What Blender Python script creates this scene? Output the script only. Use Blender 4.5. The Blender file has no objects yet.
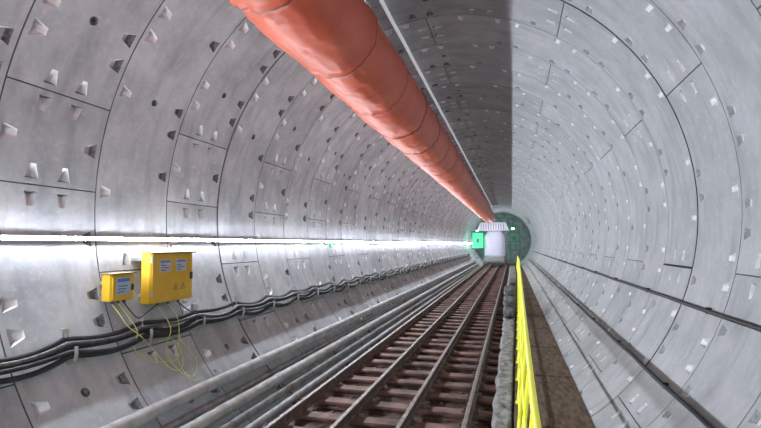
import bpy, bmesh, math, random
from mathutils import Vector, noise
random.seed(7)
R=2.9; CZ=2.9; CAMX=1.0; CAMZ=2.5
D=bpy.data
col=bpy.context.scene.collection

# ---------------------------------------------------------------- materials
def mat(name,c,rough=0.6,metal=0.0,c2=None,scale=6.0,bump=0.0,bscale=40.0,detail=6,emit=None,estr=0,spec=0.5,stretch=(1,1,1),lo=.35,hi=.65,world=False):
    m=D.materials.new(name); m.use_nodes=True
    nt=m.node_tree; N=nt.nodes; L=nt.links; b=N['Principled BSDF']
    b.inputs['Roughness'].default_value=rough; b.inputs['Metallic'].default_value=metal
    b.inputs['Specular IOR Level'].default_value=spec
    b.inputs['Base Color'].default_value=(*c,1)
    mp=N.new('ShaderNodeMapping'); mp.inputs['Scale'].default_value=stretch
    if world:
        tc=N.new('ShaderNodeNewGeometry'); L.new(tc.outputs['Position'],mp.inputs['Vector'])
    else:
        tc=N.new('ShaderNodeTexCoord'); L.new(tc.outputs['Object'],mp.inputs['Vector'])
    if c2 is not None:
        n=N.new('ShaderNodeTexNoise'); n.inputs['Scale'].default_value=scale; n.inputs['Detail'].default_value=detail
        L.new(mp.outputs[0],n.inputs['Vector'])
        r=N.new('ShaderNodeValToRGB'); r.color_ramp.elements[0].position=lo; r.color_ramp.elements[1].position=hi
        r.color_ramp.elements[0].color=(*c,1); r.color_ramp.elements[1].color=(*c2,1)
        L.new(n.outputs['Fac'],r.inputs['Fac']); L.new(r.outputs['Color'],b.inputs['Base Color'])
    if bump>0:
        n2=N.new('ShaderNodeTexNoise'); n2.inputs['Scale'].default_value=bscale; n2.inputs['Detail'].default_value=4
        L.new(mp.outputs[0],n2.inputs['Vector'])
        bp=N.new('ShaderNodeBump'); bp.inputs['Strength'].default_value=bump; bp.inputs['Distance'].default_value=.01
        L.new(n2.outputs['Fac'],bp.inputs['Height']); L.new(bp.outputs[0],b.inputs['Normal'])
    if emit is not None:
        b.inputs['Emission Color'].default_value=(*emit,1); b.inputs['Emission Strength'].default_value=estr
    return m

def concrete(name,base,light,stain,speck=.35,stn=.6,spk=(.60,.61,.64),rough=.8,spec=.25):
    m=D.materials.new(name); m.use_nodes=True
    nt=m.node_tree; N=nt.nodes; L=nt.links; b=N['Principled BSDF']
    b.inputs['Roughness'].default_value=rough; b.inputs['Specular IOR Level'].default_value=spec
    tc=N.new('ShaderNodeTexCoord')
    n1=N.new('ShaderNodeTexNoise'); n1.inputs['Scale'].default_value=2.0; n1.inputs['Detail'].default_value=9; n1.inputs['Roughness'].default_value=.72
    L.new(tc.outputs['Object'],n1.inputs['Vector'])
    r1=N.new('ShaderNodeValToRGB'); r1.color_ramp.elements[0].position=.36; r1.color_ramp.elements[1].position=.64
    r1.color_ramp.elements[0].color=(*base,1); r1.color_ramp.elements[1].color=(*light,1)
    L.new(n1.outputs['Fac'],r1.inputs['Fac'])
    n2=N.new('ShaderNodeTexNoise'); n2.inputs['Scale'].default_value=18; n2.inputs['Detail'].default_value=7
    L.new(tc.outputs['Object'],n2.inputs['Vector'])
    r2=N.new('ShaderNodeValToRGB'); r2.color_ramp.elements[0].position=.57; r2.color_ramp.elements[1].position=.72
    r2.color_ramp.elements[0].color=(0,0,0,1); r2.color_ramp.elements[1].color=(speck,speck,speck,1)
    L.new(n2.outputs['Fac'],r2.inputs['Fac'])
    mx=N.new('ShaderNodeMix'); mx.data_type='RGBA'; L.new(r2.outputs['Color'],mx.inputs[0])
    L.new(r1.outputs['Color'],mx.inputs[6]); mx.inputs[7].default_value=(*spk,1)
    mp=N.new('ShaderNodeMapping'); mp.inputs['Scale'].default_value=(.8,3.5,.8); L.new(tc.outputs['Object'],mp.inputs['Vector'])
    n3=N.new('ShaderNodeTexNoise'); n3.inputs['Scale'].default_value=1.8; n3.inputs['Detail'].default_value=6
    L.new(mp.outputs[0],n3.inputs['Vector'])
    r3=N.new('ShaderNodeValToRGB'); r3.color_ramp.elements[0].position=.50; r3.color_ramp.elements[1].position=.70
    r3.color_ramp.elements[0].color=(0,0,0,1); r3.color_ramp.elements[1].color=(stn,stn,stn,1)
    L.new(n3.outputs['Fac'],r3.inputs['Fac'])
    mx2=N.new('ShaderNodeMix'); mx2.data_type='RGBA'; L.new(r3.outputs['Color'],mx2.inputs[0])
    L.new(mx.outputs[2],mx2.inputs[6]); mx2.inputs[7].default_value=(*stain,1)
    at=N.new('ShaderNodeAttribute'); at.attribute_name='tint'
    mx3=N.new('ShaderNodeMix'); mx3.data_type='RGBA'; mx3.blend_type='MULTIPLY'; mx3.inputs[0].default_value=1
    L.new(mx2.outputs[2],mx3.inputs[6]); L.new(at.outputs['Color'],mx3.inputs[7])
    L.new(mx3.outputs[2],b.inputs['Base Color'])
    n4=N.new('ShaderNodeTexNoise'); n4.inputs['Scale'].default_value=14; n4.inputs['Detail'].default_value=8
    L.new(tc.outputs['Object'],n4.inputs['Vector'])
    bp=N.new('ShaderNodeBump'); bp.inputs['Strength'].default_value=.35; bp.inputs['Distance'].default_value=.008
    L.new(n4.outputs['Fac'],bp.inputs['Height']); L.new(bp.outputs[0],b.inputs['Normal'])
    return m

M_conc=concrete('concrete_lining',(.345,.358,.382),(.51,.525,.55),(.25,.26,.28),speck=.4,stn=.55)
M_concr=concrete('lit_side_concrete_lining',(.335,.345,.362),(.445,.455,.478),(.25,.257,.272),.28,.6,rough=.6,spec=.35)  # same lining concrete; the lit side's brightness is tuned into its colour
M_joint=mat('joint_gasket',(.11,.11,.115),.85)
M_jointd=mat('open_ring_joint',(.03,.03,.033),.9)
M_jointr=mat('pale_joint_mortar',(.22,.22,.23),.8)
M_pock=mat('pocket_highlight',(.70,.71,.74),.6,c2=(.9,.9,.92),scale=15)  # pocket floors painted pale as highlights
M_pback=mat('pocket_back_shade',(.09,.09,.095),.8,c2=(.26,.26,.27),scale=30)  # recess shade painted into the pocket backs
M_pbackr=mat('pocket_back_lit',(.28,.28,.295),.7,c2=(.42,.42,.44),scale=30)  # right-wall copy of the pocket back, recess shade painted lighter
M_mud=mat('wet_mud',(.05,.035,.029),.65,c2=(.15,.10,.082),scale=5,bump=1,bscale=18)
M_duct=mat('coral_pvc_fabric',(.58,.105,.055),.45,c2=(.68,.15,.085),scale=2.0,bump=.35,bscale=9,spec=.4)
M_seam=mat('duct_seam',(.25,.04,.027),.5,c2=(.31,.055,.033),scale=8)
M_rust=mat('rusty_steel',(.10,.07,.062),.55,.3,c2=(.21,.16,.145),scale=12,bump=.3)
M_railhead=mat('worn_rail_head',(.24,.20,.19),.5,.5,c2=(.36,.32,.31),scale=20)
M_sleep=mat('dusty_brown_sleeper',(.075,.04,.032),.7,.0,c2=(.26,.15,.12),scale=3.5,bump=.5,world=True)
M_pipe=mat('grey_painted_pipe',(.32,.32,.325),.7,.0,c2=(.48,.48,.485),scale=7,bump=.2)
M_pipe2=mat('dark_steel_pipe',(.14,.135,.14),.65,.1,c2=(.27,.26,.26),scale=9,bump=.2)
M_cable=mat('black_rubber',(.012,.012,.014),.6,c2=(.035,.035,.04),scale=20)
M_cable2=mat('grey_rubber',(.07,.07,.08),.5,c2=(.15,.15,.16),scale=20)
M_zinc=mat('zinc_plate',(.5,.5,.52),.35,.7,c2=(.62,.62,.63),scale=20)
M_white=mat('lavender_white_glow_paint',(.64,.64,.76),.4,c2=(.58,.58,.70),scale=6,emit=(.8,.8,1),estr=.2)  # white paint with a faint lilac glow added, not a lamp
M_rope=mat('white_hose_glow',(.85,.85,.88),.4,c2=(.8,.8,.83),scale=6,emit=(.9,.93,1),estr=.3)  # weak emission added so the hose reads bright in the duct's shadow
M_yel=mat('fluorescent_yellow_paint',(.80,.82,.04),.4,c2=(.90,.91,.10),scale=9,emit=(.85,.9,.04),estr=.25)  # fluorescent paint with a weak glow added
M_box=mat('ochre_yellow_paint',(.62,.38,.022),.4,c2=(.70,.45,.04),scale=5)
M_boxd=mat('dark_amber_hood',(.14,.09,.02),.5,c2=(.2,.13,.03),scale=8)
M_lab=mat('label_white',(.50,.54,.62),.3,c2=(.42,.46,.56),scale=10)
M_labb=mat('label_pale_blue',(.34,.48,.68),.3,c2=(.28,.42,.62),scale=10)
M_blue=mat('label_blue',(.08,.16,.42),.4,c2=(.12,.2,.5),scale=8)
M_ink=mat('label_ink',(.04,.04,.05),.5,c2=(.06,.06,.07),scale=8)
M_wood=mat('brown_timber',(.075,.045,.028),.75,c2=(.20,.13,.085),scale=4,stretch=(6,1.5,1),bump=.8,bscale=22,detail=9)
M_mortar=mat('rough_mortar',(.20,.197,.193),.9,c2=(.40,.397,.39),scale=9,bump=1,bscale=35)
M_wire=mat('lime_wire_sheath',(.56,.62,.16),.5,c2=(.62,.68,.22),scale=9)
M_green=mat('green_machine_glow_paint',(.01,.15,.07),.4,c2=(.02,.22,.10),scale=4,emit=(.01,.4,.15),estr=.05)  # machine paint with a slight green glow added
M_lgreen=mat('green_glow_panel',(.04,.62,.22),.4,c2=(.08,.7,.28),scale=4,emit=(.05,.95,.32),estr=.75)  # panel made to glow for the green light at the far end
M_dark=mat('far_bulkhead',(.12,.16,.15),.8,c2=(.24,.29,.275),scale=2)
M_sack=mat('grey_sack',(.07,.07,.08),.8,c2=(.24,.24,.25),scale=9,bump=.6,bscale=30)
M_led=mat('led_diffuser',(.9,.9,.9),.4,emit=(.86,.92,1.0),estr=300)
M_alu=mat('aluminium_profile',(.75,.75,.77),.5,.1,c2=(.85,.85,.86),scale=9)
M_glow=mat('lamp_lens',(.9,.9,.9),.4,emit=(.9,1,.95),estr=8)
M_ggl=mat('green_lens',(.1,.8,.3),.4,emit=(.1,1,.4),estr=2.5)
M_rub=mat('rubble_stone',(.10,.08,.072),.8,c2=(.28,.23,.205),scale=8)

# ---------------------------------------------------------------- helpers
def obj(name,verts,faces,mats,label=None,cat=None,parent=None,group=None,kind=None,smooth=None,midx=None,loc=(0,0,0)):
    me=D.meshes.new(name); me.from_pydata([tuple(v) for v in verts],[],faces)
    for m in (mats if isinstance(mats,(list,tuple)) else [mats]): me.materials.append(m)
    if midx is not None: me.polygons.foreach_set('material_index',midx)
    me.update()
    bm=bmesh.new(); bm.from_mesh(me)
    bmesh.ops.recalc_face_normals(bm,faces=bm.faces)
    bm.to_mesh(me); bm.free()
    if smooth is not None:
        me.polygons.foreach_set('use_smooth',[True]*len(me.polygons)); me.set_sharp_from_angle(angle=math.radians(smooth))
    o=D.objects.new(name,me); o.location=loc; col.objects.link(o)
    if label: o['label']=label
    if cat: o['category']=cat
    if group: o['group']=group
    if kind: o['kind']=kind
    if parent: o.parent=parent
    return o
def empty(name,loc,label,cat,group=None):
    o=D.objects.new(name,None); o.location=loc; o.empty_display_size=.1; col.objects.link(o)
    o['label']=label; o['category']=cat
    if group:o['group']=group
    return o
class G:
    def __init__(s): s.v=[];s.f=[];s.m=[]
    def add(s,v,f,m=0):
        b=len(s.v); s.v+= [tuple(x) for x in v]; s.f+=[tuple(i+b for i in q) for q in f]; s.m+=[m]*len(f); return s
    def box(s,x0,x1,y0,y1,z0,z1,m=0,bev=0):
        bm=bmesh.new(); bmesh.ops.create_cube(bm,size=1)
        for v in bm.verts:
            v.co=Vector(((x0+x1)/2+v.co.x*(x1-x0),(y0+y1)/2+v.co.y*(y1-y0),(z0+z1)/2+v.co.z*(z1-z0)))
        if bev>0: bmesh.ops.bevel(bm,geom=list(bm.edges),offset=bev,segments=2,affect='EDGES')
        bm.verts.index_update()
        s.add([v.co.copy() for v in bm.verts],[[v.index for v in f.verts] for f in bm.faces],m); bm.free(); return s
    def tube(s,pts,r,n=10,m=0,cap=True):
        pts=[Vector(p) for p in pts]; k=len(pts); V=[];F=[]
        t0=(pts[1]-pts[0]).normalized(); up=Vector((0,0,1)) if abs(t0.z)<.9 else Vector((1,0,0))
        nrm=(up-t0*up.dot(t0)).normalized()
        for i,p in enumerate(pts):
            t=(pts[min(i+1,k-1)]-pts[max(i-1,0)]).normalized()
            nrm=(nrm-t*nrm.dot(t)).normalized(); bn=t.cross(nrm)
            rr=r[i] if isinstance(r,(list,tuple)) else r
            for j in range(n):
                a=2*math.pi*j/n; V.append(p+(nrm*math.cos(a)+bn*math.sin(a))*rr)
        for i in range(k-1):
            for j in range(n):
                F.append((i*n+j,i*n+(j+1)%n,(i+1)*n+(j+1)%n,(i+1)*n+j))
        if cap: F.append(tuple(range(n))[::-1]); F.append(tuple((k-1)*n+j for j in range(n)))
        return s.add(V,F,m)
    def extr(s,prof,y0,y1,m=0):
        n=len(prof); V=[(x,y0,z) for x,z in prof]+[(x,y1,z) for x,z in prof]
        F=[(i,(i+1)%n,n+(i+1)%n,n+i) for i in range(n)]+[tuple(range(n))[::-1],tuple(range(n,2*n))]
        return s.add(V,F,m)
    def make(s,name,mats,**k): return obj(name,s.v,s.f,mats,midx=s.m,**k)
def wallx(z,side=-1,off=0.0):
    return side*(math.sqrt(max((R-off)**2-(z-CZ)**2,0)))
def dup(o,loc,parent=None,rot=None):
    c=o.copy(); c.location=loc; col.objects.link(c)
    if parent: c.parent=parent
    if rot is not None: c.rotation_euler=rot
    return c

# ---------------------------------------------------------------- lining
Y0,NR=-3.25,56
YE=52.5
def build_lining():
    data={'l':[[],[],[],[]],'r':[[],[],[],[]]}
    rnd=random.Random(3)
    for k in range(NR):
        yb=Y0+k; odd=(k%2==1)
        gw=.026 if k==9 else .006
        Yb=[0,gw,.05,.185,.28,.42,.58,.72,.815,.95,.994,1]
        joints=[193.4,209.4,278,347,55.8,124.6] if odd else [162,178,246.8,315.6,24.4,93.2]
        def key(a): return round(a%360,3)
        br=set(); grooves=set(); pc=[]; pj=[]; pm=[]
        for j in joints:
            jw=.24 if (k==9 and j==347) else .11
            for d in(-jw,0,jw): br.add(key(j+d))
            grooves.add(key(j))
            for s in(-1,1):
                a,b=j+s*1.0,j+s*3.7
                lo,hi=key(min(a,b)),key(max(a,b)); br.update((lo,hi)); pj.append((lo,hi,s))
        for i in range(22):
            c0=i*360/22+ (8 if odd else 0)+4+rnd.uniform(-.9,.9)
            for q,dd in enumerate((-2.6,2.6)):
                c=c0+dd
                if min(abs((c-j+180)%360-180) for j in joints)<5.9: continue
                hwid=rnd.uniform(1.4,1.75)
                lo,hi=key(c-hwid),key(c+hwid); br.update((lo,hi))
                u=rnd.random()
                pc.append((lo,hi,0 if u<.76 else (1 if u<.88 else 2)))
                if q==0 and i%4==1 and 90<c%360<265: pm.append((lo,hi))
        br.update((90.0,270.0))
        bl=sorted(br)
        allp=[q[:2] for q in pc+pm+pj]
        for lo,hi in allp:
            for q in (90.0,270.0):
                if lo<q<hi and q in bl: bl.remove(q)
        out=[]; los=set(lo for lo,hi in allp)
        for i,a in enumerate(bl):
            b=bl[(i+1)%len(bl)]
            if i==len(bl)-1: b+=360
            out.append(a); g=b-a
            if g>4 and a not in los:
                n=int(g//3.5)+1
                for q in range(1,n): out.append(key(a+g*q/n))
        bl=sorted(set(out)); n=len(bl)
        sj=sorted(joints)
        tints=[random.uniform(.88,1.09) for _ in sj]
        vid={'l':{},'r':{}}
        def P(th,y,r): 
            a=math.radians(th); return (math.cos(a)*r,yb+y,CZ+math.sin(a)*r)
        def vert(s,i,j):
            d=vid[s]; kk=(i%n,j)
            if kk in d: return d[kk]
            r=R
            if j in(0,len(Yb)-1) or bl[i%n] in grooves: r=R+.018
            data[s][0].append(P(bl[i%n],Yb[j],r)); d[kk]=len(data[s][0])-1; return d[kk]
        for i in range(n):
            a=bl[i]; b=bl[(i+1)%n]+(360 if i==n-1 else 0); mid=((a+b)/2)%360
            s='l' if 90<=mid<270 else 'r'
            si=sum(1 for q in sj if q<=mid)-1
            tn=tints[si]
            gr=(bl[i] in grooves) or (bl[(i+1)%n] in grooves)
            def has(L): return [q for q in L if abs(q[0]-a)<1e-4 and abs(q[1]-b%360)<1e-4]
            C=has(pc); isM=bool(has(pm)); J=[q[2] for q in has(pj)]
            for j in range(len(Yb)-1):
                y0,y1=Yb[j],Yb[j+1]
                pk=None
                if C and j==2 and C[0][2]!=1: pk='y0'
                elif C and j==8 and C[0][2]!=2: pk='y1'
                elif isM and j==5: pk='m'
                elif J and j in(4,6): pk='t0' if J[0]>0 else 't1'
                if pk is None:
                    f=(vert(s,i,j),vert(s,i,j+1),vert(s,i+1,j+1),vert(s,i+1,j))
                    strong=(k==9 and j==0 and (mid>325 or mid<75)) or (k==9 and gr and 340<mid<355)
                    data[s][1].append(f); data[s][2].append((4 if strong else 1) if (gr or j==0 or j==len(Yb)-2) else 0); data[s][3].append(tn)
                else:
                    def Q(u,v,dp):
                        if pk in('y0','m'): th=a+(b-a)*u; y=y0+(y1-y0)*v
                        elif pk=='y1': th=a+(b-a)*(1-u); y=y1-(y1-y0)*v
                        elif pk=='t0': th=a+(b-a)*v; y=y1-(y1-y0)*u
                        else: th=b-(b-a)*v; y=y0+(y1-y0)*u
                        return P(th,y,R+dp)
                    V=data[s][0]; base=len(V)
                    if pk=='m':
                        nn=12; V+=[Q(0,0,0),Q(1,0,0),Q(1,1,0),Q(0,1,0)]
                        for dp,rr in((0,.26),(.035,.22)):
                            V+=[Q(.5+rr*math.cos(2*math.pi*(q/nn+.625)),.5+rr*math.sin(2*math.pi*(q/nn+.625)),dp) for q in range(nn)]
                        fs=[]
                        for c in range(4):
                            q0=c*3
                            for q in range(3): fs.append(((c,4+(q0+q),4+(q0+q+1)%nn),0))
                            fs.append(((c,4+(q0+3)%nn,(c+1)%4),0))
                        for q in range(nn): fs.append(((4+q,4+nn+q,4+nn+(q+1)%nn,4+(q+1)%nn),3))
                        fs.append((tuple(4+nn+q for q in range(nn)),3))
                    else:
                        dj=rnd.uniform(.8,1.15)
                        d1,d2=(.075*dj,.04*dj) if s=='l' else (.038*dj,.02*dj)
                        e0,e1=(.93,.68) if s=='l' else (.82,.66)
                        t0=rnd.uniform(-.08,.08)
                        V+= [Q(0,0,0),Q(1,0,0),Q(1,1,0),Q(0,1,0),Q(1-e0,.03,0),Q(e0,.03,0),Q(e1+t0,.96,0),Q(1-e1+t0,.96,0),
                             Q(1-e0+.06,.14,d1),Q(e0-.06,.14,d1),Q(e1-.04+t0,.62,d2),Q(1.04-e1+t0,.62,d2)]
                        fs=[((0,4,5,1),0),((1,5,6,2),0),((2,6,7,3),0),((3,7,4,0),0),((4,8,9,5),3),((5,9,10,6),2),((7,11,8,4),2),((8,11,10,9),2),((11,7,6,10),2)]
                    for f,mi in fs:
                        data[s][1].append(tuple(base+q for q in f)); data[s][2].append(mi); data[s][3].append(tn)
    for s,nm in(('l','wall_left'),('r','wall_right')):
        v,f,mi,tn=data[s]
        me=D.meshes.new(nm); me.from_pydata(v,[],f)
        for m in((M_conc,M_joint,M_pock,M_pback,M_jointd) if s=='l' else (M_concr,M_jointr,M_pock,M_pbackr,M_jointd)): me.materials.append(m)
        me.polygons.foreach_set('material_index',mi)
        ca=me.color_attributes.new('tint','FLOAT_COLOR','CORNER')
        arr=[]
        for p,t in zip(me.polygons,tn): arr+=[t,t,t,1]*p.loop_total
        ca.data.foreach_set('color',arr)
        bm=bmesh.new(); bm.from_mesh(me); bmesh.ops.remove_doubles(bm,verts=bm.verts,dist=1e-4)
        bmesh.ops.recalc_face_normals(bm,faces=bm.faces); bm.to_mesh(me); bm.free()
        me.polygons.foreach_set('use_smooth',[True]*len(me.polygons)); me.set_sharp_from_angle(angle=math.radians(14))
        o=D.objects.new(nm,me); col.objects.link(o); o['kind']='structure'; o['category']='wall'
        o['label']='precast concrete segment tunnel lining with bolt pockets'
build_lining()

zf=.44; hw=wallx(zf,1)
NX,NY=36,700; V=[];F=[]
for j in range(NY+1):
    for i in range(NX+1):
        x=-hw+2*hw*i/NX; y=-3.2+(YE+3.2)*j/NY
        V.append((x,y,zf+ (0 if i in(0,NX) else .045*noise.noise(Vector((x*3,y*3,0)))+.035*noise.noise(Vector((x*9,y*9,4)))+.008)))
for j in range(NY):
    for i in range(NX): a=j*(NX+1)+i; F.append((a,a+1,a+NX+2,a+NX+1))
obj('floor',V,F,M_mud,label='dusty rust-brown muddy tunnel invert',cat='floor',kind='structure',smooth=60)
n=64
obj('wall_far',[(math.cos(2*math.pi*i/n)*R,YE,CZ+math.sin(2*math.pi*i/n)*R) for i in range(n)],[tuple(range(n))],M_dark,label='grey-green closed end of tunnel',cat='wall',kind='structure')

g=G()
for i in range(1800):
    y=1.5+ (random.random()**1.6)*22; x=random.uniform(-1.40,.80); s=random.uniform(.008,.03)
    bm=bmesh.new(); bmesh.ops.create_icosphere(bm,subdivisions=1,radius=s); bm.verts.index_update()
    sc=Vector((random.uniform(.7,1.4),random.uniform(.7,1.4),random.uniform(.4,.8)))
    g.add([Vector((v.co.x*sc.x+x+random.uniform(-.2,.2)*s,v.co.y*sc.y+y,v.co.z*sc.z+zf+.01+s*.3)) for v in bm.verts],[[v.index for v in f.verts] for f in bm.faces]); bm.free()
g.make('rubble',[M_rub],label='small grey-brown stone crumbs strewn between the sleepers',cat='rubble',kind='stuff')

# ---------------------------------------------------------------- sleepers
def sleeper_mesh():
    g=G(); w=.09
    def trap(z0,z1,y0,y1):
        x0=wallx(z0,1,.03); x1=wallx(z1,1,.03)
        g.add([(-x0,y0,z0),(x0,y0,z0),(x0,y1,z0),(-x0,y1,z0),(-x1,y0,z1),(x1,y0,z1),(x1,y1,z1),(-x1,y1,z1)],
              [(0,3,2,1),(4,5,6,7),(0,1,5,4),(1,2,6,5),(2,3,7,6),(3,0,4,7)])
    trap(.44,.46,-w,w); trap(.46,.505,-.03,.03); trap(.505,.53,-w,w)
    return g
RX=[-1.42,-.78,-.14,.50]
base=None; cb=None
for i in range(100):
    y=1.2+i*.52
    if y>44.5: break
    if base is None:
        base=sleeper_mesh().make('railway_sleeper',[M_sleep],label='dusty brown rusted steel cross sleeper under the rails',cat='sleeper',group='sleepers under the track',loc=(0,y,0))
        g=G(); g.box(-.11,.11,-.06,.06,.53,.536); g.box(-.10,-.038,-.04,.04,.535,.556,bev=.004); g.box(.038,.10,-.04,.04,.535,.556,bev=.004)
        g.tube([(-.07,0,.54),(-.07,0,.58)],.014,6); g.tube([(.07,0,.54),(.07,0,.58)],.014,6)
        cb=g.make('rail_clip',[M_rust],parent=base,loc=(RX[0],0,0))
        for x in RX[1:]: dup(cb,(x,0,0),base)
    else:
        s=dup(base,(0,y+random.uniform(-.08,.08),0)); s.rotation_euler=(0,0,random.uniform(-.025,.025))
        if i<24:
            for x in RX: dup(cb,(x,0,0),s)
prof=[(-.036,0),(.036,0),(.036,.012),(.009,.022),(.009,.085),(.024,.095),(.024,.118),(.018,.122),(-.018,.122),(-.024,.118),(-.024,.095),(-.009,.085),(-.009,.022),(-.036,.012)]
for x in RX:
    g=G(); g.extr([(a,b+.537) for a,b in prof],-1.0,50)
    o=g.make('track_rail',[M_rust,M_railhead],label='long rusted steel rail fixed on the sleepers',cat='rail',group='track rails',loc=(x,0,0))
    for p in o.data.polygons:
        if p.normal.z>.6 and p.center.z>.6: p.material_index=1
def bend(y): return min(.30,.011*max(0,y-3.5))
V=[];F=[];nx=12;ny=1100
for j in range(ny+1):
    for i in range(nx+1):
        y=-1+44*j/ny; u=i/nx; x=.76+(.19+bend(y))*u
        h=.08*min(1,math.sin(math.pi*u)*3.5) if 0<u<1 else 0
        if 0<i<nx: h+= .024*noise.noise(Vector((x*6,y*4,1)))+.02*noise.noise(Vector((x*15,y*12,3)))+.010*noise.noise(Vector((x*40,y*30,3)))
        V.append((x+(.04*noise.noise(Vector((y*2,3,5)))-.01 if i==0 else 0),y,.532+max(h,0)))
for j in range(ny):
    for i in range(nx): a=j*(nx+1)+i; F.append((a,a+1,a+nx+2,a+nx+1))
obj('mortar_kerb',V,F,M_mortar,label='rough grey concrete kerb beside the walkway',cat='kerb',smooth=50)
for i in range(22):
    y0=-1+2*i; xa=.97+bend(y0); xb=.97+bend(y0+2)
    g=G(); V=[(xa,0,.535),(1.64,0,.535),(1.785,0,.63),(xa,0,.63),(xb,1.985,.535),(1.64,1.985,.535),(1.785,1.985,.63),(xb,1.985,.63)]
    g.add(V,[(3,2,1,0),(4,5,6,7),(0,1,5,4),(1,2,6,5),(2,3,7,6),(3,0,4,7)])
    g.box(xb+.02,1.75,.3,.36,.629,.643)
    g.make('walkway_board',[M_wood],label='worn rusty brown timber walkway panel along the wall',cat='walkway',group='walkway panels',loc=(0,y0,0))

# ---------------------------------------------------------------- railing
ZT=1.55; HT=ZT-.63
def lx(z): return .10*(z-.63)/HT
def railing(parent):
    g=G(); g.tube([(0,0,.64),(lx(ZT),0,ZT)],.019,10); g.box(-.03,.045,-.045,.045,.631,.645,bev=.002)
    p=g.make('post',[M_yel],parent=parent,smooth=40)
    dup(p,(0,1.0,0),parent)
    for z,r,n in((ZT,.022,'top_rail'),(1.14,.014,'middle_rail'),(.78,.014,'bottom_rail')):
        g=G(); g.tube([(lx(z),0,z),(lx(z),2.0,z)],r,10); g.make(n,[M_yel],parent=parent,smooth=40)
    g=G(); pts=[]
    for i in range(41):
        t=i/40; pts.append((lx(ZT)-.008+.010*math.sin(t*40),.1+t*1.8,ZT-.04-.12*math.sin(math.pi*t)+.015*math.cos(t*40)))
    V=[];F=[]
    for i,p in enumerate(pts): V+=[(p[0],p[1],p[2]-.025),(p[0]+.006,p[1],p[2]+.025)]
    for i in range(len(pts)-1): F.append((2*i,2*i+2,2*i+3,2*i+1))
    g.add(V,F); g.make('warning_tape',[M_yel],parent=parent)
rr=empty('safety_railing',(1.01,-1,0),'fluorescent yellow guard railing with loose tape beside the track','railing','railing sections')
railing(rr); parts=list(rr.children)
for i in range(1,21):
    y0=-1+2*i
    c=rr.copy(); c.location=(1.01+bend(y0),y0,0); col.objects.link(c)
    c.rotation_euler=(0,0,-math.atan((bend(y0+2)-bend(y0))/2))
    for q in parts: dup(q,q.location,c)
# ---------------------------------------------------------------- duct
def duct():
    cx,cz=CAMX-1.82,CAMZ+2.26
    nth=72; ys=[]; y=-3.0
    while y<42: ys.append(y); y+=.035 if y<14 else .15
    V=[];F=[];MI=[]
    P=1.5; O=1.75
    for y in ys:
        ph=((y-O)%P); ds=min(ph,P-ph)
        r0=.430+.055*min(1,max(0,(y-1.5)/6))
        sag=-.015*math.sin(math.pi*ph/P)
        for i in range(nth):
            a=2*math.pi*i/nth; ca,sa=math.cos(a),math.sin(a)
            r=r0+.012*math.sin(math.pi*ph/P)
            w=math.exp(-ds/.3)
            r+=(.010+.012*w)*noise.noise(Vector((ca*2.2,sa*2.2,y*1.3)))
            r+=.028*w*(.35-abs(noise.noise(Vector((ca*8+y*.8,sa*8,y*.9+7))))*1.6)
            r+=-.017*max(0,.05-abs(noise.noise(Vector((ca*1.3+y*.35,sa*1.3-y*.5,y*.6+3)))))/.05
            r+=-.014*max(0,.04-abs(noise.noise(Vector((ca*2.3-y*.9,sa*2.3+y*.6,y*.5+13)))))/.04
            if ds<.03: r+=.018
            r+=.05*math.exp(-((a-math.pi/2)/.12)**2)
            V.append((cx+ca*r,y,cz+sag+sa*r))
    for k in range(len(ys)-1):
        ym=(ys[k]+ys[k+1])/2; ph=((ym-O)%P); ds=min(ph,P-ph)
        for i in range(nth):
            F.append((k*nth+i,k*nth+(i+1)%nth,(k+1)*nth+(i+1)%nth,(k+1)*nth+i)); MI.append(1 if ds<.024 else 0)
    F.append(tuple(range(nth))); MI.append(0); F.append(tuple((len(ys)-1)*nth+i for i in range(nth))); MI.append(0)
    o=obj('ventilation_duct',V,F,[M_duct,M_seam],midx=MI,label='large coral red flexible fabric ventilation duct under the crown',cat='duct',smooth=70)
    g=G(); zt=CZ+math.sqrt(R*R-cx*cx)-.01; g.tube([(cx,1.75,cz+.44),(cx,1.75,zt)],.008,6); g.box(cx-.04,cx+.04,1.72,1.78,zt-.03,zt-.005)
    h=g.make('hanger',[M_zinc],parent=o)
    for i in range(1,26): dup(h,(0,P*i,0),o)
duct()
hx=-.60; zc=CZ+math.sqrt(2.85**2-hx*hx); g=G(); g.tube([(hx,-3+ i*.5,zc+.006*math.sin(i*1.9)) for i in range(90)],.028,8)
g.make('crown_hose',[M_rope],label='thin white hose with an added weak glow along the crown',cat='hose',smooth=50)

# ---------------------------------------------------------------- LED strip
zl=CAMZ+.05; xl=wallx(zl,-1,.0)+.07
L=empty('led_strip_light',(xl,0,zl),'continuous bright white LED strip light mounted on concrete wall','light')
V=[];F=[]
ys=[-3+i*1.0 for i in range(55)]
pr=[(.002,-.0155),(.0085,-.012),(.0085,.012),(.002,.0155)]
for y in ys: V+=[(a,y,b) for a,b in pr]
for i in range(len(ys)-1):
    for q in range(3): F.append((4*i+q,4*i+4+q,4*i+5+q,4*i+1+q))
me=D.meshes.new('diffuser'); me.from_pydata(V,[],F); me.materials.append(M_led); me.update()
o=D.objects.new('diffuser',me); col.objects.link(o); o.parent=L
g=G(); g.box(-.012,.0018,-3,51,-.0158,.0158); g.make('housing',[M_alu],parent=L)
g=G(); g.box(-.064,-.012,-.02,.02,-.01,.01); b=g.make('clip',[M_alu],parent=L,loc=(0,-2,0))
for i in range(1,22): dup(b,(0,-2+2*i,0),L)
g=G(); g.box(0,.05,-.05,.05,-.04,.04,bev=.01)
mk=empty('marker_lamp',(wallx(2.44,-1,.0),9.9,2.465),'small green glowing marker lamp on the wall','lamp')
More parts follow.
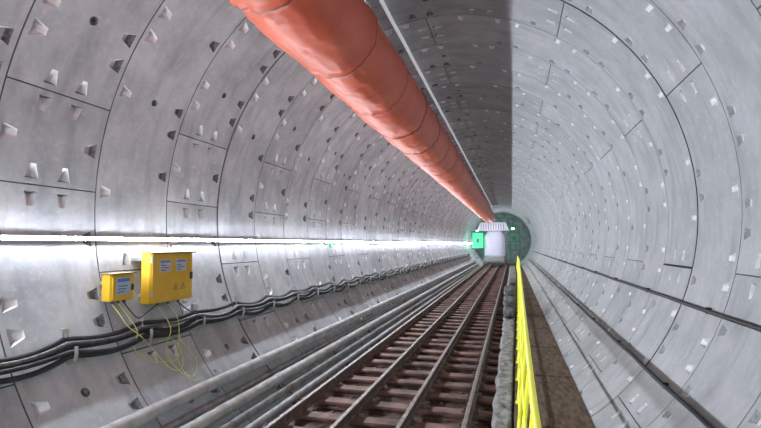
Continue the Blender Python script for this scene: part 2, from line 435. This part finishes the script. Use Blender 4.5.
g.make('housing',[M_green],parent=mk); g=G(); g.box(.05,.06,-.035,.035,-.028,.028,bev=.004); g.make('lens',[M_ggl],parent=mk)

# ---------------------------------------------------------------- left cables
hookstep=.85
for c in range(5):
    pts=[]
    zc=1.715-.033*c; rad=[.023,.018,.025,.020,.022][c]
    for i in range(int(44/.085)):
        y=-2+i*.085; hh=(y+1.9)/hookstep; ph=hh%1
        z=zc-(.026+.012*((c*7+int(hh)*3)%4))*math.sin(math.pi*ph)+.006*noise.noise(Vector((y*.9,c*4,0)))
        off=.03+.035*(c%2)+.010*noise.noise(Vector((y*1.1,c*5,2)))+rad
        pts.append((wallx(z,-1,off),y,z))
    g=G(); g.tube(pts,rad,8)
    g.make('power_cable',[M_cable if c!=1 else M_cable2],label='%s power cable draped on wall hooks'%('grey' if c==1 else 'black rubber'),cat='cable',group='cables along the wall',smooth=60)
hk=None
for i in range(50):
    y=-1.9+i*hookstep
    if hk is None:
        x=wallx(1.6,-1,0)
        g=G(); g.tube([(x+.0,0,1.77),(x+.015,0,1.70),(x+.02,0,1.56),(x+.06,0,1.515),(x+.12,0,1.53),(x+.135,0,1.60),(x+.13,0,1.66)],.015,6)
        g.box(x-.03,x+.012,-.03,.03,1.70,1.80)
        hk=g.make('cable_hook',[M_zinc],label='pale steel cable hook bolted to wall',cat='hook',group='cable hooks',loc=(0,y,0),smooth=50)
    else: dup(hk,(0,y,0))
# ---------------------------------------------------------------- left pipes
for (x,z,r,m,lb) in((-2.07,-1.86,.062,M_pipe,'dusty light grey steel service pipe'),(-1.95,-1.99,.03,M_pipe2,'slim dark steel air pipe'),(-1.86,-2.08,.062,M_pipe,'dusty grey painted steel water pipe'),(-1.73,-2.18,.045,M_pipe2,'dark rusty steel drain pipe'),(-1.62,-2.26,.038,M_pipe,'slim light grey pipe')):
    s=(R-r-.02)/math.hypot(x,z); x*=s; z=CZ+z*s
    g=G(); g.tube([(0,-2.5,0),(0,43,0)],r,20)
    p=g.make('service_pipe',[m],label=lb+' running along the wall foot',cat='pipe',group='service pipes',loc=(x,0,z),smooth=40)
    g=G(); g.tube([(0,-.06,0),(0,-.014,0),(0,-.012,0),(0,.012,0),(0,.014,0),(0,.06,0)],[r+.006,r+.006,r+.010,r+.010,r+.006,r+.006],20)
    cpl=g.make('pipe_coupling',[M_pipe if m is M_pipe else M_rust],parent=p,loc=(0,2.2,0),smooth=40)
    for i in range(1,9): dup(cpl,(0,2.2+4*i+x*.3,0),p)
# ---------------------------------------------------------------- right cables
for z,r,lb in((CAMZ-.60,.021,'thick black cable'),(CAMZ-1.29,.020,'thinner black cable')):
    pts=[]
    for i in range(240):
        y=-1+i*.18; zz=z+.008*noise.noise(Vector((y*.6,z,0)))-.006*abs(math.sin(y*1.5))
        pts.append((wallx(zz,1,r+.004),y,zz))
    g=G(); g.tube(pts,r,8); p=g.make('wall_cable',[M_cable],label=lb+' clipped straight along the concrete wall',cat='cable',group='wall cables',smooth=60)
    g=G(); xx=wallx(z,1,.0); g.box(xx-.048,xx+.0,-.008,.008,z-.028,z+.028,bev=.003)
    k=g.make('clip',[M_cable],parent=p,loc=(0,1,0))
    for i in range(1,18): dup(k,(0,1+2*i,0),p)

# ---------------------------------------------------------------- yellow boxes
def ebox(name,y0,y1,z0,z1,xf,big):
    ym=(y0+y1)/2; e=empty(name,(xf,ym,z0),('large ochre yellow electrical distribution box with dark hood and labels' if big else 'small ochre yellow electrical switch box with pale blue label'),'electrical box')
    w=(y1-y0)/2; h=z1-z0
    dpt=-.13 if big else -.12
    g=G(); g.box(dpt,-.012,-w,w,0,h,bev=.008); g.make('body',[M_box],parent=e,smooth=40)
    g=G(); g.box(-.012,.004,-w+.012,w-.012,.012,h-.02,bev=.005); dr=g.make('door',[M_box],parent=e,smooth=40)
    def part(n,mt,a,b,c,d,x0=.0042,x1=.009,par=dr,bev=0):
        g=G(); g.box(x0,x1,a,b,c,d,bev=bev); return g.make(n,[mt],parent=par)
    if big:
        g=G(); g.extr([(dpt-.0,0),(.03,-.02),(.03,-.005),(dpt,.03)],-w-.015,w+.015); g.make('hood',[M_boxd],parent=e,loc=(0,0,h-.0))
        for a in(-.22,.03):
            l=part('label_plate',M_lab,a,a+.17,.32,.45)
            part('label_frame',M_blue,a+.01,a+.16,.42,.44,.0092,.0105,l)
            for q in range(3): part('text_line',M_ink,a+.02,a+.09+.05*(q%2),.335+q*.026,.343+q*.026,.0092,.0105,l)
        for a in(-.0,.12):
            T=.075; g=G(); g.add([(0.005,a,.12),(0.005,a+T,.12),(0.005,a+T/2,.185),(0.009,a,.12),(0.009,a+T,.12),(0.009,a+T/2,.185)],[(0,1,2),(3,4,5),(0,1,4,3),(1,2,5,4),(2,0,3,5)])
            t=g.make('warning_sign',[M_ink],parent=dr)
            g=G(); g.add([(0.0095,a+.010,.126),(0.0095,a+.065,.126),(0.0095,a+.0375,.174)],[(0,1,2)])
            k=.7; ax=a+.0375; az=.14
            g.add([(0.0100,ax+.004*k,az+.028*k),(0.0100,ax-.010*k,az+.008*k),(0.0100,ax,az+.009*k),(0.0100,ax-.005*k,az-.014*k),(0.0100,ax+.012*k,az+.014*k),(0.0100,ax+.001,az+.013*k)],[(0,1,2,3,4,5)],1)
            g.make('warning_symbol',[M_box,M_ink],parent=t)
        part('handle',M_ink,w-.06,w-.035,.22,.30,.004,.03,dr,.004)
        for zz in(.08,.42): part('hinge',M_zinc,-w-.004,-w+.02,zz,zz+.06,-.01,.012,dr,.003)
    else:
        g=G(); g.box(dpt,.012,-w-.006,w+.006,h,h+.012,bev=.003); g.make('lid',[M_boxd],parent=e)
        l=part('label_plate',M_labb,-.095,.075,.06,.22)
        part('label_frame',M_blue,-.085,.065,.18,.21,.0092,.0105,l)
        for q in range(3): part('text_line',M_ink,-.075,.0+.02*q,.08+q*.028,.088+q*.028,.0092,.0105,l)
        part('handle',M_ink,.09,.11,.09,.15,.004,.022,dr,.003)
    def br(zz):
        g=G(); xw=wallx(z0+zz,-1)-xf
        g.box(xw-.01,dpt+.003,-w+.04,w-.04,zz-.015,zz+.015); g.make('wall_bracket',[M_zinc],parent=e)
    br(.08); br(h-.08)
    for a in(-w*.5,0,w*.5):
        g=G(); g.tube([(-.06,a,-.03),(-.06,a,.0)],.014,8); g.make('cable_gland',[M_ink],parent=e)
ebox('distribution_box',4.13,4.79,1.885,2.42,-2.55,True)
ebox('switch_box',3.69,3.98,1.96,2.21,-2.61,False)

def wire(pts,r,m,label,grp='loose wires under the boxes'):
    P=[Vector(p) for p in pts]; out=[]
    for i in range(len(P)-1):
        p0=P[max(i-1,0)];p1=P[i];p2=P[i+1];p3=P[min(i+2,len(P)-1)]
        for k in range(10):
            t=k/10; out.append(.5*((2*p1)+(-p0+p2)*t+(2*p0-5*p1+4*p2-p3)*t*t+(-p0+3*p1-3*p2+p3)*t**3))
    out.append(P[-1])
    g=G(); g.tube(out,r,6); return g.make('loose_wire',[m],label=label,cat='wire',group=grp,smooth=60)
def W(y,z,o=.03): return (wallx(z,-1,o),y,z)
lw='pale lime wire hanging in loops against wall'
wire([(-2.67,3.76,1.93),W(3.75,1.85,.12),W(3.80,1.72,.13),W(3.9,1.62,.13),W(4.1,1.45),W(4.2,1.25),W(4.35,1.22),W(4.45,1.35),W(4.4,1.5),W(4.2,1.5)],.0042,M_wire,lw)
wire([(-2.67,3.835,1.93),W(3.84,1.8,.13),W(3.87,1.66,.14),W(3.88,1.5),W(4.0,1.38),W(4.3,1.3),W(4.5,1.42),W(4.55,1.6)],.0042,M_wire,lw)
wire([(-2.61,4.295,1.86),W(4.32,1.72,.13),W(4.3,1.6,.14),W(4.25,1.4),W(4.3,1.2),W(4.45,1.12),W(4.6,1.25),W(4.5,1.5)],.0042,M_wire,lw)
wire([(-2.61,4.46,1.86),W(4.48,1.7,.13),W(4.42,1.5,.1),W(4.35,1.3),W(4.38,1.1),W(4.5,1.08)],.0042,M_wire,lw)
wire([(-2.67,3.91,1.93),W(3.92,1.8,.13),W(3.98,1.78,.13),W(4.15,1.82,.1),(-2.61,4.28,1.86)],.006,M_cable,'black wire linking the two boxes')
wire([(-2.61,4.62,1.86),W(4.7,1.76,.12),W(4.85,1.70,.12)],.007,M_cable,'black lead dropping to cable bundle')

# ---------------------------------------------------------------- sacks
def sack(x,y,z,sx,sy,sz,rot,seed):
    bm=bmesh.new(); bmesh.ops.create_uvsphere(bm,u_segments=24,v_segments=16,radius=1)
    for v in bm.verts:
        c=v.co
        for k in range(3): c[k]=math.copysign(abs(c[k])**.6,c[k])
        c*= 1+.2*noise.noise(c*1.7+Vector((seed,0,0)))
        v.co=Vector((c.x*sx,c.y*sy,max(c.z*sz,-sz*.85)))
    me=D.meshes.new('sack'); bm.to_mesh(me); bm.free(); me.materials.append(M_sack)
    me.polygons.foreach_set('use_smooth',[True]*len(me.polygons))
    o=D.objects.new('sack',me); o.location=(x,y,z+sz*.85); o.rotation_euler=(0,0,rot); col.objects.link(o)
    o['label']='dark grey filled sack heaped beside the track'; o['category']='sack'; o['group']='sacks beside the track'
for i,(x,y,z) in enumerate([(.90,13.0,.62),(.91,13.8,.62),(.92,14.6,.62),(.90,13.4,.86),(.92,14.2,.86),(.94,16.2,.62),(.94,17.0,.62),(.94,16.6,.86),(.91,13.9,1.09),(.97,19.5,.62),(.97,20.3,.62),(.97,19.9,.86)]):
    sack(x,y,z,.14,.34,.14,random.uniform(-.12,.12),i*3+1)

# ---------------------------------------------------------------- far gantry
E=empty('tunnelling_gantry',(-.15,42.6,.66),'white and green backup gantry wagon of tunnelling machine','machine'); E.scale=(.93,.9,1.0)
def gp(name,g,mts,sm=None,par=E): return g.make(name,mts,parent=par,smooth=sm)
def ring(hw_,dp,z): 
    return [(-.35+hw_*math.copysign(abs(math.cos(t))**.5,math.cos(t)),1.3+dp*math.copysign(abs(math.sin(t))**.5,math.sin(t)),z) for t in [2*math.pi*q/32 for q in range(32)]]
V=[];F=[];lev=[(.85,.9,.75),(.95,1.0,.85),(.95,1.0,2.35),(.88,.95,2.6),(.62,.7,2.95)]
for a,b_,z in lev: V+=ring(a,b_,z)
for k in range(len(lev)-1):
    for q in range(32): F.append((k*32+q,k*32+(q+1)%32,(k+1)*32+(q+1)%32,(k+1)*32+q))
F.append(tuple(range(32))[::-1]); F.append(tuple((len(lev)-1)*32+q for q in range(32)))
g=G(); g.add(V,F); gp('tank',g,[M_white],40)
g=G(); g.add([(-1.9,0,3.0),(1.0,0,3.0),(.7,0,3.7),(-1.6,0,3.7),(-1.9,.35,3.0),(1.0,.35,3.0),(.7,.35,3.7),(-1.6,.35,3.7)],[(0,1,2,3),(4,7,6,5),(0,4,5,1),(1,5,6,2),(2,6,7,3),(3,7,4,0)])
hb=gp('header_beam',g,[M_white])
for i in range(10):
    g=G(); g.box(-1.55+i*.225,-1.50+i*.225,-.03,.02,3.06,3.64); g.make('rib',[M_pipe2],parent=hb)
g=G(); g.box(-1.3,.55,0,4.5,.32,.75,bev=.03); gp('chassis',g,[M_pipe])
for y in(.6,1.6,3.8):
    for x in (-1.36,.70):
        g=G(); g.tube([(x-.03,y,.17),(x+.03,y,.17)],.165,20); gp('wheel',g,[M_rust],40)
g=G(); g.box(-2.35,-1.40,.3,2.0,1.5,2.8,bev=.03); cbn=gp('cabinet',g,[M_lgreen])
g=G(); g.box(-2.0,-1.75,.27,.299,1.95,2.3); g.make('door',[M_green],parent=cbn)
def fr(n,*b,m=None): g=G(); g.box(*b); return gp(n,g,[m or M_green])
fr('post',1.05,1.13,.1,.22,.3,3.4); fr('post',1.89,1.98,.1,.22,1.0,3.35); fr('post',-2.45,-2.37,.1,.22,1.4,3.0); fr('post',-1.36,-1.28,.1,.22,.75,2.9)
fr('platform',.9,2.05,.05,.3,2.0,2.10); fr('crossbar',.9,2.0,.05,.3,2.75,2.83); fr('platform',.8,1.8,.05,3,3.35,3.45); fr('crossbar',1.0,2.0,.15,.2,1.3,1.38)
fr('cabinet',1.3,1.65,.3,1.5,2.12,2.55); fr('post',-1.5,-1.42,.1,.25,3.7,4.1); fr('crossbar',-1.6,1.4,.1,.25,4.02,4.12); fr('post',1.3,1.38,.1,.25,3.45,4.05); fr('crossbar',-2.4,-1.3,.1,.22,2.85,2.95); fr('crossbar',-2.4,-1.3,.1,.22,1.4,1.48)
for b in((-2.0,-1.8,.0,.08,2.96,3.04),(1.2,1.45,.0,.05,3.1,3.22)):
    g=G(); g.box(*b); gp('work_lamp',g,[M_glow])

# ---------------------------------------------------------------- lights
def area(n,loc,rot,size,e,c=(1,1,1),sy=None):
    l=D.lights.new(n,'AREA'); l.energy=e; l.color=c; l.size=size
    if sy: l.shape='RECTANGLE'; l.size_y=sy
    o=D.objects.new(n,l); o.location=loc; o.rotation_euler=rot; col.objects.link(o)
def point(n,loc,e,c,r=.2):
    l=D.lights.new(n,'POINT'); l.energy=e; l.color=c; l.shadow_soft_size=r
    o=D.objects.new(n,l); o.location=loc; col.objects.link(o)
area('fill_light',(.6,-2.2,2.0),(math.radians(78),0,math.radians(38)),1.2,100,(.95,.97,1))  # added fill from behind the camera, no real fitting
point('gantry_fill_light',(-.4,41.6,3.7),20,(.92,.94,1))  # added to brighten the far end
point('gantry_fill_light',(.6,48.5,4.2),40,(.85,1,.92))  # added fill for the lining behind the gantry
w=D.worlds.new('world'); bpy.context.scene.world=w; w.use_nodes=True
w.node_tree.nodes['Background'].inputs[0].default_value=(.75,.80,.88,1); w.node_tree.nodes['Background'].inputs[1].default_value=.1

# ---------------------------------------------------------------- camera
f=480.0; p=math.atan(30/f); th=math.atan((512-380.5)/f*math.cos(p))
cam=D.cameras.new('camera'); cam.sensor_width=36; cam.lens=f/761*36; cam.clip_start=.02; cam.clip_end=200
co=D.objects.new('camera',cam); co.location=(CAMX,0,CAMZ); co.rotation_euler=(math.pi/2+p,0,th); col.objects.link(co)
bpy.context.scene.camera=co
bpy.context.scene.view_settings.view_transform='Standard'
